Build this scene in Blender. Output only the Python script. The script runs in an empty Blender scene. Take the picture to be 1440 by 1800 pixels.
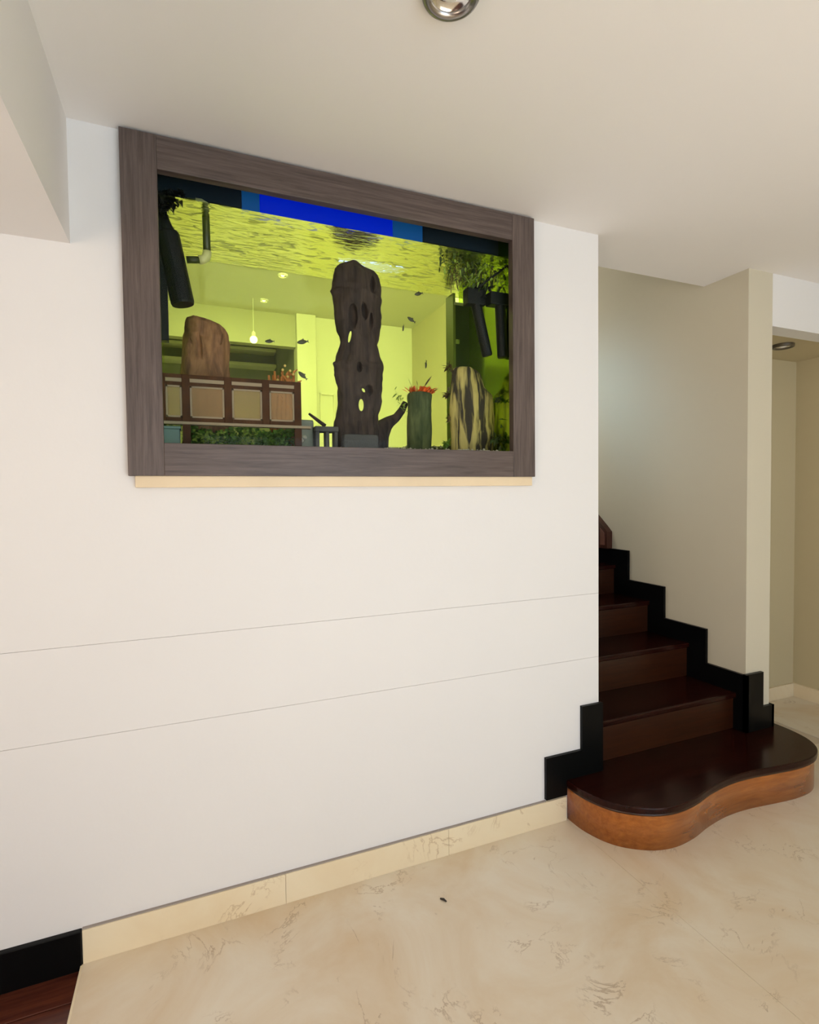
import bpy, bmesh, math, random
from mathutils import Vector, Matrix, noise

random.seed(7)
scene = bpy.context.scene
col = scene.collection

# ------------------------------------------------------------------ camera, world, light, exposure
CAM = Vector((0.0, -1.7604, 1.3402))
FPX = 938.034
yaw, pit, rol = math.radians(22.3134), math.radians(-1.7950), math.radians(-0.6766)
fwd = Vector((math.sin(yaw) * math.cos(pit), math.cos(yaw) * math.cos(pit), math.sin(pit)))
r0 = Vector((math.cos(yaw), -math.sin(yaw), 0)); u0 = r0.cross(fwd)
RT = r0 * math.cos(rol) + u0 * math.sin(rol)
UP = -r0 * math.sin(rol) + u0 * math.cos(rol)
cam = bpy.data.cameras.new('camera'); camo = bpy.data.objects.new('camera', cam); col.objects.link(camo)
camo.matrix_world = Matrix(((RT.x, UP.x, -fwd.x, CAM.x), (RT.y, UP.y, -fwd.y, CAM.y), (RT.z, UP.z, -fwd.z, CAM.z), (0, 0, 0, 1)))
cam.sensor_fit = 'AUTO'; cam.sensor_width = 36; cam.lens = FPX / 1800 * 36
cam.clip_start = 0.02
scene.camera = camo

scene.view_settings.view_transform = 'Standard'
scene.view_settings.look = 'None'
scene.view_settings.gamma = 1
scene.view_settings.use_curve_mapping = False
scene.view_settings.exposure = 0.0

world = bpy.data.worlds.new('world'); scene.world = world; world.use_nodes = True
world.node_tree.nodes['Background'].inputs[0].default_value = (0.72, 0.82, 1.0, 1)
world.node_tree.nodes['Background'].inputs[1].default_value = 1.0


def area(name, loc, direction, sx, sy, power, color):
    l = bpy.data.lights.new(name, 'AREA'); l.shape = 'RECTANGLE'; l.size = sx; l.size_y = sy
    l.energy = power; l.color = color
    o = bpy.data.objects.new(name, l); col.objects.link(o); o.location = loc
    o.rotation_euler = Vector(direction).to_track_quat('-Z', 'Y').to_euler()
    return o


def spot(name, loc, direction, power, color, ang=120, blend=0.8, rad=0.04):
    l = bpy.data.lights.new(name, 'SPOT'); l.energy = power; l.color = color
    l.spot_size = math.radians(ang); l.spot_blend = blend; l.shadow_soft_size = rad
    o = bpy.data.objects.new(name, l); col.objects.link(o); o.location = loc
    o.rotation_euler = Vector(direction).to_track_quat('-Z', 'Y').to_euler()
    return o


H = 2.4            # hall ceiling
XS, XR = 1.575, 2.481   # stair well: left and right wall
YR = -4.6          # rear wall of the hall
UF, UC = 1.065, 3.32    # upper room: floor and ceiling
YB = 4.15          # upper room: back wall
# daylight through the glazed doors behind the camera
area('daylight_doors', (1.3, YR + 0.08, 1.10), (0, 1, 0.30), 2.3, 2.0, 46, (0.64, 0.83, 1.0))
sun = bpy.data.lights.new('sun', 'SUN'); sun.energy = 22; sun.angle = math.radians(1.5); sun.color = (0.94, 0.97, 1.0)
suno = bpy.data.objects.new('sun', sun); col.objects.link(suno); suno.location = (1, -8, 5)
suno.rotation_euler = Vector((-.12, 1, -.80)).to_track_quat('-Z', 'Y').to_euler()   # falls through the doors on the floor behind the camera
area('warm_side_fill', (-2.14, -2.6, 1.35), (1, 0.2, 0.25), 1.4, 1.3, 38, (1.0, 0.74, 0.50))  # warm light added out of view to tint the left side
# unseen area lights added to brighten the upper room behind the tank
area('upper_room_fill', (0.85, 0.95, UC - 0.12), (0.42, 1, -.24), 1.4, .12, 92, (1.0, 0.98, 0.94))
area('upper_ceiling_fill', (0.25, 3.0, UC - 0.03), (0, 0, -1), .6, .6, 22, (1.0, 0.97, 0.92))
# unseen lamp added over the upper stairs: soft cool patch on the stair wall
sk = area('stair_glow_fill', (1.35, 2.3, 3.0), (1.13, -1.45, -1.1), .30, .35, .5, (0.45, 0.75, 1.0)); sk.data.spread = math.radians(24)


# ------------------------------------------------------------------ pixel helpers (1440 x 1800 frame)
def ray(px, py): return RT * ((px - 720) / FPX) - UP * ((py - 900) / FPX) + fwd
def on_y(px, py, Y): d = ray(px, py); return CAM + d * ((Y - CAM.y) / d.y)
def on_z(px, py, Z): d = ray(px, py); return CAM + d * ((Z - CAM.z) / d.z)
def on_x(px, py, X): d = ray(px, py); return CAM + d * ((X - CAM.x) / d.x)


# ------------------------------------------------------------------ materials
MATS = {}
def new_mat(name):
    m = bpy.data.materials.new(name); m.use_nodes = True; MATS[name] = m
    nt = m.node_tree; b = nt.nodes['Principled BSDF']
    return m, nt, b

def plain(name, color, rough=0.5, spec=0.5, metal=0.0, coat=0.0, var=0.0, vscale=6, bump=0.0, bscale=60, emit=None, estr=0):
    m, nt, b = new_mat(name)
    b.inputs['Base Color'].default_value = (*color, 1); b.inputs['Roughness'].default_value = rough
    b.inputs['Specular IOR Level'].default_value = spec; b.inputs['Metallic'].default_value = metal
    b.inputs['Coat Weight'].default_value = coat
    tc = nt.nodes.new('ShaderNodeTexCoord')
    if var:
        n = nt.nodes.new('ShaderNodeTexNoise'); n.inputs['Scale'].default_value = vscale; n.inputs['Detail'].default_value = 6
        r = nt.nodes.new('ShaderNodeValToRGB')
        r.color_ramp.elements[0].position = 0.3; r.color_ramp.elements[1].position = 0.7
        r.color_ramp.elements[0].color = (*[c * (1 - var) for c in color], 1)
        r.color_ramp.elements[1].color = (*[min(1, c * (1 + var)) for c in color], 1)
        nt.links.new(tc.outputs['Object'], n.inputs['Vector']); nt.links.new(n.outputs['Fac'], r.inputs[0]); nt.links.new(r.outputs[0], b.inputs['Base Color'])
    if bump:
        n2 = nt.nodes.new('ShaderNodeTexNoise'); n2.inputs['Scale'].default_value = bscale; n2.inputs['Detail'].default_value = 4
        bp = nt.nodes.new('ShaderNodeBump'); bp.inputs['Strength'].default_value = bump; bp.inputs['Distance'].default_value = 0.01
        nt.links.new(tc.outputs['Object'], n2.inputs['Vector']); nt.links.new(n2.outputs['Fac'], bp.inputs['Height']); nt.links.new(bp.outputs[0], b.inputs['Normal'])
    if emit:
        b.inputs['Emission Color'].default_value = (*emit, 1); b.inputs['Emission Strength'].default_value = estr
    return m

def wood(name, dark, light, rough, axis, scale, stretch=18, coat=0.0, spec=0.5, bump=0.0):
    m, nt, b = new_mat(name)
    tc = nt.nodes.new('ShaderNodeTexCoord'); mp = nt.nodes.new('ShaderNodeMapping')
    sc = [stretch] * 3; sc[axis] = 1.0
    mp.inputs['Scale'].default_value = sc
    n = nt.nodes.new('ShaderNodeTexNoise'); n.inputs['Scale'].default_value = scale; n.inputs['Detail'].default_value = 8; n.inputs['Roughness'].default_value = 0.65
    n.inputs['Distortion'].default_value = 0.4
    r = nt.nodes.new('ShaderNodeValToRGB'); r.color_ramp.elements[0].position = 0.33; r.color_ramp.elements[1].position = 0.68
    r.color_ramp.elements[0].color = (*dark, 1); r.color_ramp.elements[1].color = (*light, 1)
    nt.links.new(tc.outputs['Object'], mp.inputs[0]); nt.links.new(mp.outputs[0], n.inputs['Vector'])
    nt.links.new(n.outputs['Fac'], r.inputs[0]); nt.links.new(r.outputs[0], b.inputs['Base Color'])
    b.inputs['Roughness'].default_value = rough; b.inputs['Coat Weight'].default_value = coat; b.inputs['Coat Roughness'].default_value = 0.08
    b.inputs['Specular IOR Level'].default_value = spec
    if bump:
        bp = nt.nodes.new('ShaderNodeBump'); bp.inputs['Strength'].default_value = bump; bp.inputs['Distance'].default_value = 0.004
        nt.links.new(n.outputs['Fac'], bp.inputs['Height']); nt.links.new(bp.outputs[0], b.inputs['Normal'])
    return m

def marble(name, base, pale, vein, rough, seed=0.0):
    m, nt, b = new_mat(name); L = nt.links.new
    tc = nt.nodes.new('ShaderNodeTexCoord'); mp = nt.nodes.new('ShaderNodeMapping'); mp.inputs['Location'].default_value = (seed, seed * .7, seed * .3)
    L(tc.outputs['Object'], mp.inputs[0])
    n = nt.nodes.new('ShaderNodeTexNoise'); n.inputs['Scale'].default_value = 2.6; n.inputs['Detail'].default_value = 7; n.inputs['Roughness'].default_value = .6; n.inputs['Distortion'].default_value = .8
    L(mp.outputs[0], n.inputs['Vector'])
    r = nt.nodes.new('ShaderNodeValToRGB'); r.color_ramp.elements[0].position = .32; r.color_ramp.elements[1].position = .66
    r.color_ramp.elements[0].color = (*base, 1); r.color_ramp.elements[1].color = (*pale, 1); L(n.outputs['Fac'], r.inputs[0])
    # thin broken veins: narrow band of a distorted noise, masked by another noise
    v = nt.nodes.new('ShaderNodeTexNoise'); v.inputs['Scale'].default_value = 3.4; v.inputs['Detail'].default_value = 9; v.inputs['Roughness'].default_value = .62; v.inputs['Distortion'].default_value = 1.1
    L(mp.outputs[0], v.inputs['Vector'])
    vr = nt.nodes.new('ShaderNodeValToRGB'); e = vr.color_ramp.elements
    e[0].position = .488; e[0].color = (0, 0, 0, 1); e[1].position = .512; e[1].color = (0, 0, 0, 1)
    k = e.new(.50); k.color = (1, 1, 1, 1); L(v.outputs['Fac'], vr.inputs[0])
    mk = nt.nodes.new('ShaderNodeTexNoise'); mk.inputs['Scale'].default_value = 5.5; mk.inputs['Detail'].default_value = 3; L(mp.outputs[0], mk.inputs['Vector'])
    mr = nt.nodes.new('ShaderNodeValToRGB'); mr.color_ramp.elements[0].position = .50; mr.color_ramp.elements[1].position = .64; L(mk.outputs['Fac'], mr.inputs[0])
    mul = nt.nodes.new('ShaderNodeMath'); mul.operation = 'MULTIPLY'; L(vr.outputs[0], mul.inputs[0]); L(mr.outputs[0], mul.inputs[1])
    m2 = nt.nodes.new('ShaderNodeMath'); m2.operation = 'MULTIPLY'; m2.inputs[1].default_value = .7; L(mul.outputs[0], m2.inputs[0])
    mix = nt.nodes.new('ShaderNodeMixRGB'); L(m2.outputs[0], mix.inputs[0]); L(r.outputs[0], mix.inputs[1]); mix.inputs[2].default_value = (*vein, 1)
    L(mix.outputs[0], b.inputs['Base Color']); b.inputs['Roughness'].default_value = rough
    return m

def glass(name, tint, gloss=0.06, rough=0.0, gcol=(1, 1, 1)):
    """thin pane: mostly clear (tinted) with a weak fresnel mirror"""
    m = bpy.data.materials.new(name); m.use_nodes = True; MATS[name] = m; nt = m.node_tree
    for n in list(nt.nodes): nt.nodes.remove(n)
    out = nt.nodes.new('ShaderNodeOutputMaterial'); t = nt.nodes.new('ShaderNodeBsdfTransparent'); g = nt.nodes.new('ShaderNodeBsdfGlossy')
    t.inputs[0].default_value = (*tint, 1); g.inputs['Roughness'].default_value = rough; g.inputs['Color'].default_value = (*gcol, 1)
    mx = nt.nodes.new('ShaderNodeMixShader'); mx.inputs[0].default_value = gloss
    nt.links.new(t.outputs[0], mx.inputs[1]); nt.links.new(g.outputs[0], mx.inputs[2]); nt.links.new(mx.outputs[0], out.inputs[0])
    return m

M_PAINT = plain('wall_paint', (0.79, 0.785, 0.785), 0.55, 0.3, bump=0.05, bscale=35, var=0.012, vscale=1.5)
M_CEIL = plain('ceiling_paint', (0.86, 0.835, 0.82), 0.7, 0.2, var=0.01, vscale=1.2)
M_PAINT_DIM = plain('dim_white_paint', (0.56, 0.485, 0.31), 0.6, 0.3)  # white paint with the right room's dim warm light put into its colour
M_CREAM = plain('cream_paint', (0.62, 0.575, 0.455), 0.55, 0.3)
M_MARBLE = marble('cream_marble', (0.66, 0.52, 0.345), (0.76, 0.69, 0.565), (0.36, 0.25, 0.15), 0.32)
M_MARBLE_B = marble('cream_marble_skirting', (0.78, 0.65, 0.44), (0.84, 0.74, 0.54), (0.50, 0.36, 0.2), 0.35, 3.1)
M_LEDGE = plain('cream_ledge', (0.78, 0.64, 0.44), 0.45, var=0.06)
M_GROUT = plain('tile_grout', (0.58, 0.49, 0.37), 0.9)
M_GREYLINE = plain('grey_strip', (0.33, 0.29, 0.26), 0.8)
M_BLACK = plain('black_lacquer', (0.002, 0.0022, 0.0025), 0.35, 0.15)
M_TREAD = wood('dark_red_tread', (0.010, 0.002, 0.0015), (0.026, 0.005, 0.003), 0.18, 0, 5, 14, spec=.2)
M_RISER = wood('red_brown_riser', (0.022, 0.005, 0.0012), (0.042, 0.011, 0.003), 0.3, 0, 5, 14)
M_RISER_LIT = wood('lit_riser_wood', (0.28, 0.075, 0.008), (0.47, 0.15, 0.020), 0.22, 0, 4, 14, coat=0.35)  # same wood as risers and treads, lightened for light on the curved front
M_PARQUET = wood('red_plank', (0.05, 0.012, 0.008), (0.11, 0.03, 0.015), 0.22, 0, 5, 12)
M_NEWEL = wood('newel_wood', (0.035, 0.010, 0.006), (0.07, 0.022, 0.012), 0.3, 2, 6, 12)
M_NEWEL_L = wood('newel_inlay', (0.13, 0.055, 0.04), (0.20, 0.09, 0.06), 0.3, 2, 6, 12)
M_FRAME_H = wood('grey_brown_laminate_h', (0.060, 0.043, 0.038), (0.135, 0.100, 0.088), 0.42, 0, 5.5, 22, bump=0.15)
M_FRAME_V = wood('grey_brown_laminate_v', (0.060, 0.043, 0.038), (0.135, 0.100, 0.088), 0.42, 2, 5.5, 22, bump=0.15)
M_CHROME = plain('brushed_chrome', (0.42, 0.40, 0.39), 0.28, metal=1)
M_REFL = plain('lamp_reflector', (0.85, 0.84, 0.82), 0.15, metal=1)
M_BULB = plain('frosted_bulb', (0.9, 0.88, 0.85), 0.3)
M_DARKMETAL = plain('bronze_ring', (0.10, 0.08, 0.05), 0.4)
M_SPECK = plain('dark_debris', (0.03, 0.025, 0.02), 0.8)
# tank
M_GLASS = glass('clear_glass', (0.97, 0.985, 0.975), 0.0025)
M_BACKGLASS = glass('algae_tinted_glass', (0.80, 0.865, 0.42), 0.01)
M_SIDE = plain('green_side_glass', (0.62, 0.88, 0.10), 0.13, 0.8, metal=1.0)
M_HOOD = plain('hood_plastic', (0.010, 0.022, 0.035), 0.35)
M_BLUE = plain('blue_lamp_diffuser', (0.0, 0.02, 0.3), 0.5, .1, emit=(0.0, 0.012, 0.66), estr=0.52)
M_BLUE2 = plain('blue_lamp_end', (0.01, 0.12, 0.4), 0.4, emit=(0.0, 0.05, 0.20), estr=0.25)
M_PLASTIC = plain('black_plastic', (0.0035, 0.006, 0.005), 0.5, 0.25)
M_PIPE = plain('olive_pipe', (0.030, 0.045, 0.006), 0.4)
M_ELBOW = plain('pale_elbow', (0.55, 0.58, 0.24), 0.35)
M_DRIFT = wood('dark_driftwood', (0.010, 0.007, 0.006), (0.062, 0.040, 0.030), 0.8, 2, 7, 7, bump=0.8)
M_ROCK = wood('brown_petrified_wood', (0.085, 0.034, 0.014), (0.40, 0.205, 0.085), 0.75, 2, 7, 4, bump=0.9)
M_LOG = wood('mossy_log', (0.012, 0.028, 0.004), (0.105, 0.13, 0.045), 0.85, 2, 11, 4, bump=.9)
M_MOSS = plain('moss_green', (0.085, 0.19, 0.012), 0.7, var=.6, vscale=40)
M_LEAF = plain('plant_green', (0.22, 0.33, 0.04), 0.6, var=.4, vscale=40)
M_LEAFD = plain('root_green_dark', (0.035, 0.065, 0.012), 0.6, var=.5, vscale=50)
M_LEAFB = plain('leaf_brown', (0.085, 0.060, 0.018), 0.6, var=.4, vscale=50)
M_RED = plain('leaf_orange_red', (0.72, 0.13, 0.015), 0.5, var=.35, vscale=50)
M_CORAL = plain('coral_orange', (0.55, 0.21, 0.05), 0.6, var=.3, vscale=40)
M_GRAVEL = plain('dark_gravel', (0.022, 0.020, 0.015), 0.9, var=.8, vscale=90, bump=1, bscale=150)
M_PEBBLE = plain('pale_pebble', (0.50, 0.48, 0.40), 0.7)
M_TEAL = plain('teal_plain', (0.115, 0.20, 0.19), 0.45, var=.15)
M_STONEG = plain('grey_stone', (0.085, 0.085, 0.080), 0.8, var=.2, bump=.4)
M_FISH = plain('fish_dark', (0.05, 0.055, 0.02), 0.4)
# upper room
M_PALESTONE = plain('pale_stone', (0.26, 0.28, 0.22), 0.8, var=.2, bump=.4)
M_GLINT = plain('glint_glow', (.5, .6, 1), .3, emit=(.22, .38, 1.0), estr=5)
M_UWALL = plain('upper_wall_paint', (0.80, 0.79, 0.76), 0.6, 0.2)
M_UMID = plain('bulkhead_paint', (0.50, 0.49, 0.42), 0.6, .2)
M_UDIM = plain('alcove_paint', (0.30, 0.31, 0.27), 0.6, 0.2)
M_UFLOOR = plain('upper_floor', (0.62, 0.58, 0.48), 0.4, var=.1)
M_REFL_FRAME = plain('reflected_frame', (0.062, 0.024, 0.007), 0.6, .15, var=.3, vscale=25)
M_REFL_PANE = plain('reflected_pane', (0.40, 0.26, 0.13), 0.5, .1)
def see_through(m, amount):
    nt = m.node_tree; out = nt.nodes['Material Output']; b = nt.nodes['Principled BSDF']
    t = nt.nodes.new('ShaderNodeBsdfTransparent'); mx = nt.nodes.new('ShaderNodeMixShader'); mx.inputs[0].default_value = amount
    nt.links.new(b.outputs[0], mx.inputs[1]); nt.links.new(t.outputs[0], mx.inputs[2]); nt.links.new(mx.outputs[0], out.inputs[0])
see_through(M_REFL_PANE, .58)
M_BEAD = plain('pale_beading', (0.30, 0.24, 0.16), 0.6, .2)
M_WHITE = plain('white_trim', (0.82, 0.80, 0.76), 0.5)
M_LAMPON = plain('lit_lamp', (1, 1, 1), 0.3, emit=(1, 0.97, 0.9), estr=9)


def stripes():
    m, nt, b = new_mat('striped_petrified_wood'); L = nt.links.new
    tc = nt.nodes.new('ShaderNodeTexCoord'); mp = nt.nodes.new('ShaderNodeMapping'); mp.inputs['Scale'].default_value = (1, 1, .10)
    L(tc.outputs['Object'], mp.inputs[0])
    n = nt.nodes.new('ShaderNodeTexNoise'); n.inputs['Scale'].default_value = 44; n.inputs['Detail'].default_value = 5; n.inputs['Distortion'].default_value = .5
    L(mp.outputs[0], n.inputs['Vector'])
    r = nt.nodes.new('ShaderNodeValToRGB'); e = r.color_ramp.elements
    e[0].position = .45; e[0].color = (.022, .016, .004, 1); e[1].position = .60; e[1].color = (.46, .38, .11, 1)
    L(n.outputs['Fac'], r.inputs[0]); L(r.outputs[0], b.inputs['Base Color']); b.inputs['Roughness'].default_value = .7
    bp = nt.nodes.new('ShaderNodeBump'); bp.inputs['Strength'].default_value = .8; bp.inputs['Distance'].default_value = .01
    L(n.outputs['Fac'], bp.inputs['Height']); L(bp.outputs[0], b.inputs['Normal'])
    return m
M_STRIPE = stripes()


def water_surface():
    """underside of the water: rippled mirror that lets a little of the hood through"""
    m = bpy.data.materials.new('water_surface'); m.use_nodes = True; nt = m.node_tree; L = nt.links.new
    for n in list(nt.nodes): nt.nodes.remove(n)
    out = nt.nodes.new('ShaderNodeOutputMaterial'); g = nt.nodes.new('ShaderNodeBsdfGlossy'); g.inputs['Color'].default_value = (.97, .98, .60, 1)
    g.inputs['Roughness'].default_value = 0.02
    t = nt.nodes.new('ShaderNodeBsdfTransparent'); mx = nt.nodes.new('ShaderNodeMixShader'); mx.inputs[0].default_value = .93
    tc = nt.nodes.new('ShaderNodeTexCoord'); mp = nt.nodes.new('ShaderNodeMapping'); mp.inputs['Scale'].default_value = (.55, 1.5, 1)
    n = nt.nodes.new('ShaderNodeTexNoise'); n.inputs['Scale'].default_value = 34; n.inputs['Detail'].default_value = 6; n.inputs['Distortion'].default_value = .9
    bp = nt.nodes.new('ShaderNodeBump'); bp.inputs['Strength'].default_value = .35; bp.inputs['Distance'].default_value = .012
    L(tc.outputs['Object'], mp.inputs[0]); L(mp.outputs[0], n.inputs['Vector']); L(n.outputs['Fac'], bp.inputs['Height']); L(bp.outputs[0], g.inputs['Normal'])
    mr = nt.nodes.new('ShaderNodeValToRGB'); mr.color_ramp.elements[0].position = .36; mr.color_ramp.elements[0].color = (.5, .5, .5, 1)
    mr.color_ramp.elements[1].position = .46; mr.color_ramp.elements[1].color = (.97, .97, .97, 1)     # steep ripple facets let the hood show
    L(n.outputs['Fac'], mr.inputs[0]); L(mr.outputs[0], mx.inputs[0])
    L(t.outputs[0], mx.inputs[1]); L(g.outputs[0], mx.inputs[2]); L(mx.outputs[0], out.inputs[0])
    return m
M_WATER = water_surface()


# ------------------------------------------------------------------ mesh helpers
def obj(name, bm, mat, parent=None, smooth=False):
    me = bpy.data.meshes.new(name); bm.to_mesh(me); bm.free()
    if smooth:
        for p in me.polygons: p.use_smooth = True
    me.materials.append(mat)
    o = bpy.data.objects.new(name, me); col.objects.link(o)
    if parent is not None: o.parent = parent
    return o

def thing(name, label, cat, loc=(0, 0, 0), group=None):
    o = bpy.data.objects.new(name, None); col.objects.link(o); o.location = loc; o.empty_display_size = .05
    o['label'] = label; o['category'] = cat
    if group: o['group'] = group
    return o

def tag(o, label, cat, group=None, kind=None):
    o['label'] = label; o['category'] = cat
    if group: o['group'] = group
    if kind: o['kind'] = kind
    return o

def struct(o): o['kind'] = 'structure'; return o

def keep(o, parent):
    """parent without moving: verts were written in world space"""
    o.parent = parent
    o.location = -Vector(parent.location) - (Vector(parent.parent.location) if parent.parent else Vector()) if parent.type == 'EMPTY' else o.location
    return o

def add_box(bm, x0, x1, y0, y1, z0, z1):
    v = [bm.verts.new(p) for p in ((x0, y0, z0), (x1, y0, z0), (x1, y1, z0), (x0, y1, z0), (x0, y0, z1), (x1, y0, z1), (x1, y1, z1), (x0, y1, z1))]
    for f in ((0, 3, 2, 1), (4, 5, 6, 7), (0, 1, 5, 4), (1, 2, 6, 5), (2, 3, 7, 6), (3, 0, 4, 7)): bm.faces.new([v[i] for i in f])

def box(name, mat, ext, parent=None, bevel=0.0, extra=()):
    bm = bmesh.new(); add_box(bm, *ext)
    for e in extra: add_box(bm, *e)
    if bevel: bmesh.ops.bevel(bm, geom=bm.edges[:], offset=bevel, segments=2, affect='EDGES', profile=.5)
    o = obj(name, bm, mat)
    if parent is not None: keep(o, parent)
    return o

def prism_bm(poly, z0, z1, axis=2, bm=None):
    """extrude a 2D polygon: axis 2 -> (x,y) poly along z; axis 0 -> (y,z) along x; axis 1 -> (x,z) along y"""
    bm = bm or bmesh.new()
    def pt(a, b, c): return {2: (a, b, c), 0: (c, a, b), 1: (a, c, b)}[axis]
    A = [bm.verts.new(pt(a, b, z0)) for a, b in poly]; B = [bm.verts.new(pt(a, b, z1)) for a, b in poly]
    bm.faces.new(A); bm.faces.new(B[::-1])
    for i in range(len(poly)):
        j = (i + 1) % len(poly); bm.faces.new((A[i], B[i], B[j], A[j]))
    bmesh.ops.recalc_face_normals(bm, faces=bm.faces[:])
    return bm

def tube_bm(pts, rad, n=12, bm=None, cap=True):
    bm = bm or bmesh.new(); pts = [Vector(p) for p in pts]; rings = []
    if not isinstance(rad, (list, tuple)): rad = [rad] * len(pts)
    ref = Vector((0.3, 0.9, 0.2)).normalized()
    for i, p in enumerate(pts):
        d = (pts[min(i + 1, len(pts) - 1)] - pts[max(i - 1, 0)]).normalized()
        a = d.cross(ref).normalized(); b = d.cross(a)
        rings.append([bm.verts.new(p + (a * math.cos(t) + b * math.sin(t)) * rad[i]) for t in (2 * math.pi * k / n for k in range(n))])
    for i in range(len(rings) - 1):
        for k in range(n): bm.faces.new((rings[i][k], rings[i][(k + 1) % n], rings[i + 1][(k + 1) % n], rings[i + 1][k]))
    if cap: bm.faces.new(rings[0]); bm.faces.new(rings[-1])
    bmesh.ops.recalc_face_normals(bm, faces=bm.faces[:])
    return bm

def lathe_bm(profile, center, n=40, bm=None, up=1):
    bm = bm or bmesh.new(); rings = []
    for r, z in profile: rings.append([bm.verts.new((center[0] + r * math.cos(2 * math.pi * k / n), center[1] + r * math.sin(2 * math.pi * k / n), center[2] + z)) for k in range(n)])
    for i in range(len(rings) - 1):
        for k in range(n): bm.faces.new((rings[i][k], rings[i][(k + 1) % n], rings[i + 1][(k + 1) % n], rings[i + 1][k]))
    return bm

def catmull(pts, sub=6):
    out = []
    P = [Vector((*p, 0)) for p in pts]
    for i in range(len(P) - 1):
        a, b, c, d = P[max(i - 1, 0)], P[i], P[i + 1], P[min(i + 2, len(P) - 1)]
        for s in range(sub):
            t = s / sub
            q = .5 * ((2 * b) + (c - a) * t + (2 * a - 5 * b + 4 * c - d) * t * t + (3 * b - a - 3 * c + d) * t ** 3)
            out.append((q.x, q.y))
    out.append(tuple(pts[-1])); return out

def organic_column(rows, Y, depth, n=36, rough=.006, freq=22, seed=0, sub=4):
    """rows: (py, pxl, pxr) silhouette measured in the photograph, standing at distance Y; elliptical section with knobbly surface"""
    R = []
    for py, xl, xr in rows:
        a, b = on_y(xl, py, Y), on_y(xr, py, Y); R.append(((a.z + b.z) / 2, (a.x + b.x) / 2, (b.x - a.x) / 2))
    RR = []
    for i in range(len(R) - 1):
        for s in range(sub):
            t = s / sub; RR.append(tuple(R[i][k] * (1 - t) + R[i + 1][k] * t for k in range(3)))
    RR.append(R[-1])
    bm = bmesh.new(); rings = []; wmax = max(r[2] for r in RR)
    for z, cx, hw in RR:
        ring = []
        for k in range(n):
            t = 2 * math.pi * k / n; c, s = math.cos(t), math.sin(t)
            d = Vector((c, s, 0)); nz = noise.noise(Vector((c * .05 * freq, s * .05 * freq, z * freq * .45)) + Vector((seed, seed, seed))) + .5 * noise.noise(Vector((c * 2.6, s * 2.6, z * freq * 1.6 + seed)))
            ridge = .5 * noise.noise(Vector((c * 4.5 + seed, s * 4.5, z * 4)))
            k2 = rough * (nz + ridge)
            dep = depth * (.35 + .65 * hw / wmax)
            ring.append(bm.verts.new((cx + c * (hw + k2), Y + s * (dep + k2 * 1.6), z + rough * .5 * noise.noise(Vector((c * 3, s * 3, z * 30 + seed))))))
        rings.append(ring)
    for i in range(len(rings) - 1):
        for k in range(n): bm.faces.new((rings[i][k], rings[i][(k + 1) % n], rings[i + 1][(k + 1) % n], rings[i + 1][k]))
    bm.faces.new(rings[0]); bm.faces.new(rings[-1])
    bmesh.ops.recalc_face_normals(bm, faces=bm.faces[:])
    return bm

def leaf(bm, base, direction, length, width, droop=.3, nrm=None):
    d = Vector(direction).normalized(); s = d.cross(Vector((.2, -.5, 1))).normalized() if nrm is None else d.cross(nrm).normalized()
    up = s.cross(d); b = Vector(base)
    P = []
    for t, w in ((0, .18), (.3, .9), (.62, .8), (1, .03)):
        c = b + d * length * t - Vector((0, 0, 1)) * droop * length * t * t
        P.append((bm.verts.new(c + s * width * w * .5), bm.verts.new(c - up * width * .10 * (1 if 0 < t < 1 else 0)), bm.verts.new(c - s * width * w * .5)))
    for i in range(3):
        for k in range(2): bm.faces.new((P[i][k], P[i][k + 1], P[i + 1][k + 1], P[i + 1][k]))

def rv(a=1.0): return Vector((random.uniform(-a, a), random.uniform(-a, a), random.uniform(-a, a)))


# ------------------------------------------------------------------ the hall shell
TX0, TX1, TZ0, TZ1 = -0.085, 1.175, 1.492, 2.388   # opening in the wall for the tank
G1, G2 = 0.921, 0.653                               # shadow-gap grooves of the wall
wall = struct(box('wall_back', M_PAINT, (-2.3, XS, 0.012, 0.10, G1, H + .01), extra=()))
bpy.data.objects.remove(wall)
bm = bmesh.new()   # wall core, set 6 mm behind the face so the grooves read as grooves
for e in ((-2.3, TX0, .006, .10, 0, H + .01), (TX1, XS, .006, .10, 0, H + .01), (TX0, TX1, .006, .10, 0, TZ0), (TX0, TX1, .006, .10, TZ1, H + .01)): add_box(bm, *e)
wall = struct(obj('wall_back', bm, M_PAINT))
g = .0005
for ex in (((-2.3, TX0, 0, .0065, G1 + g, H + .005), (TX1, XS, 0, .0065, G1 + g, H + .005), (TX0, TX1, 0, .0065, G1 + g, TZ0), (TX0, TX1, 0, .0065, TZ1, H + .005)),
           ((-2.3, XS, 0, .0065, G2 + g, G1 - g),), ((-2.3, XS, 0, .0065, 0, G2 - g),)):
    box('wall_panel', M_PAINT, ex[0], wall, extra=ex[1:])
struct(box('wall_stair_left', M_PAINT, (1.46, XS, .10, 1.13, 0, UC), extra=()))  # unseen upper part added to keep lamp light off the stair wall
# right of the stairs: wall that ends in the pillar, header over the opening
struct(box('wall_stair_right', M_CREAM, (XR, 2.652, 0, YB + .1, 0, UC)))
struct(box('wall_header', M_PAINT, (2.652, 3.75, 0, .10, 2.146, H + .01)))
struct(box('wall_right', M_PAINT_DIM, (3.627, 3.75, YR, .60, 0, H + .01)))
struct(box('wall_niche', M_PAINT_DIM, (2.60, 3.66, .491, .60, 0, 2.25)))
struct(box('ceiling_niche', M_PAINT_DIM, (2.64, 3.66, .08, .60, 2.166, 2.25)))
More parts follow.
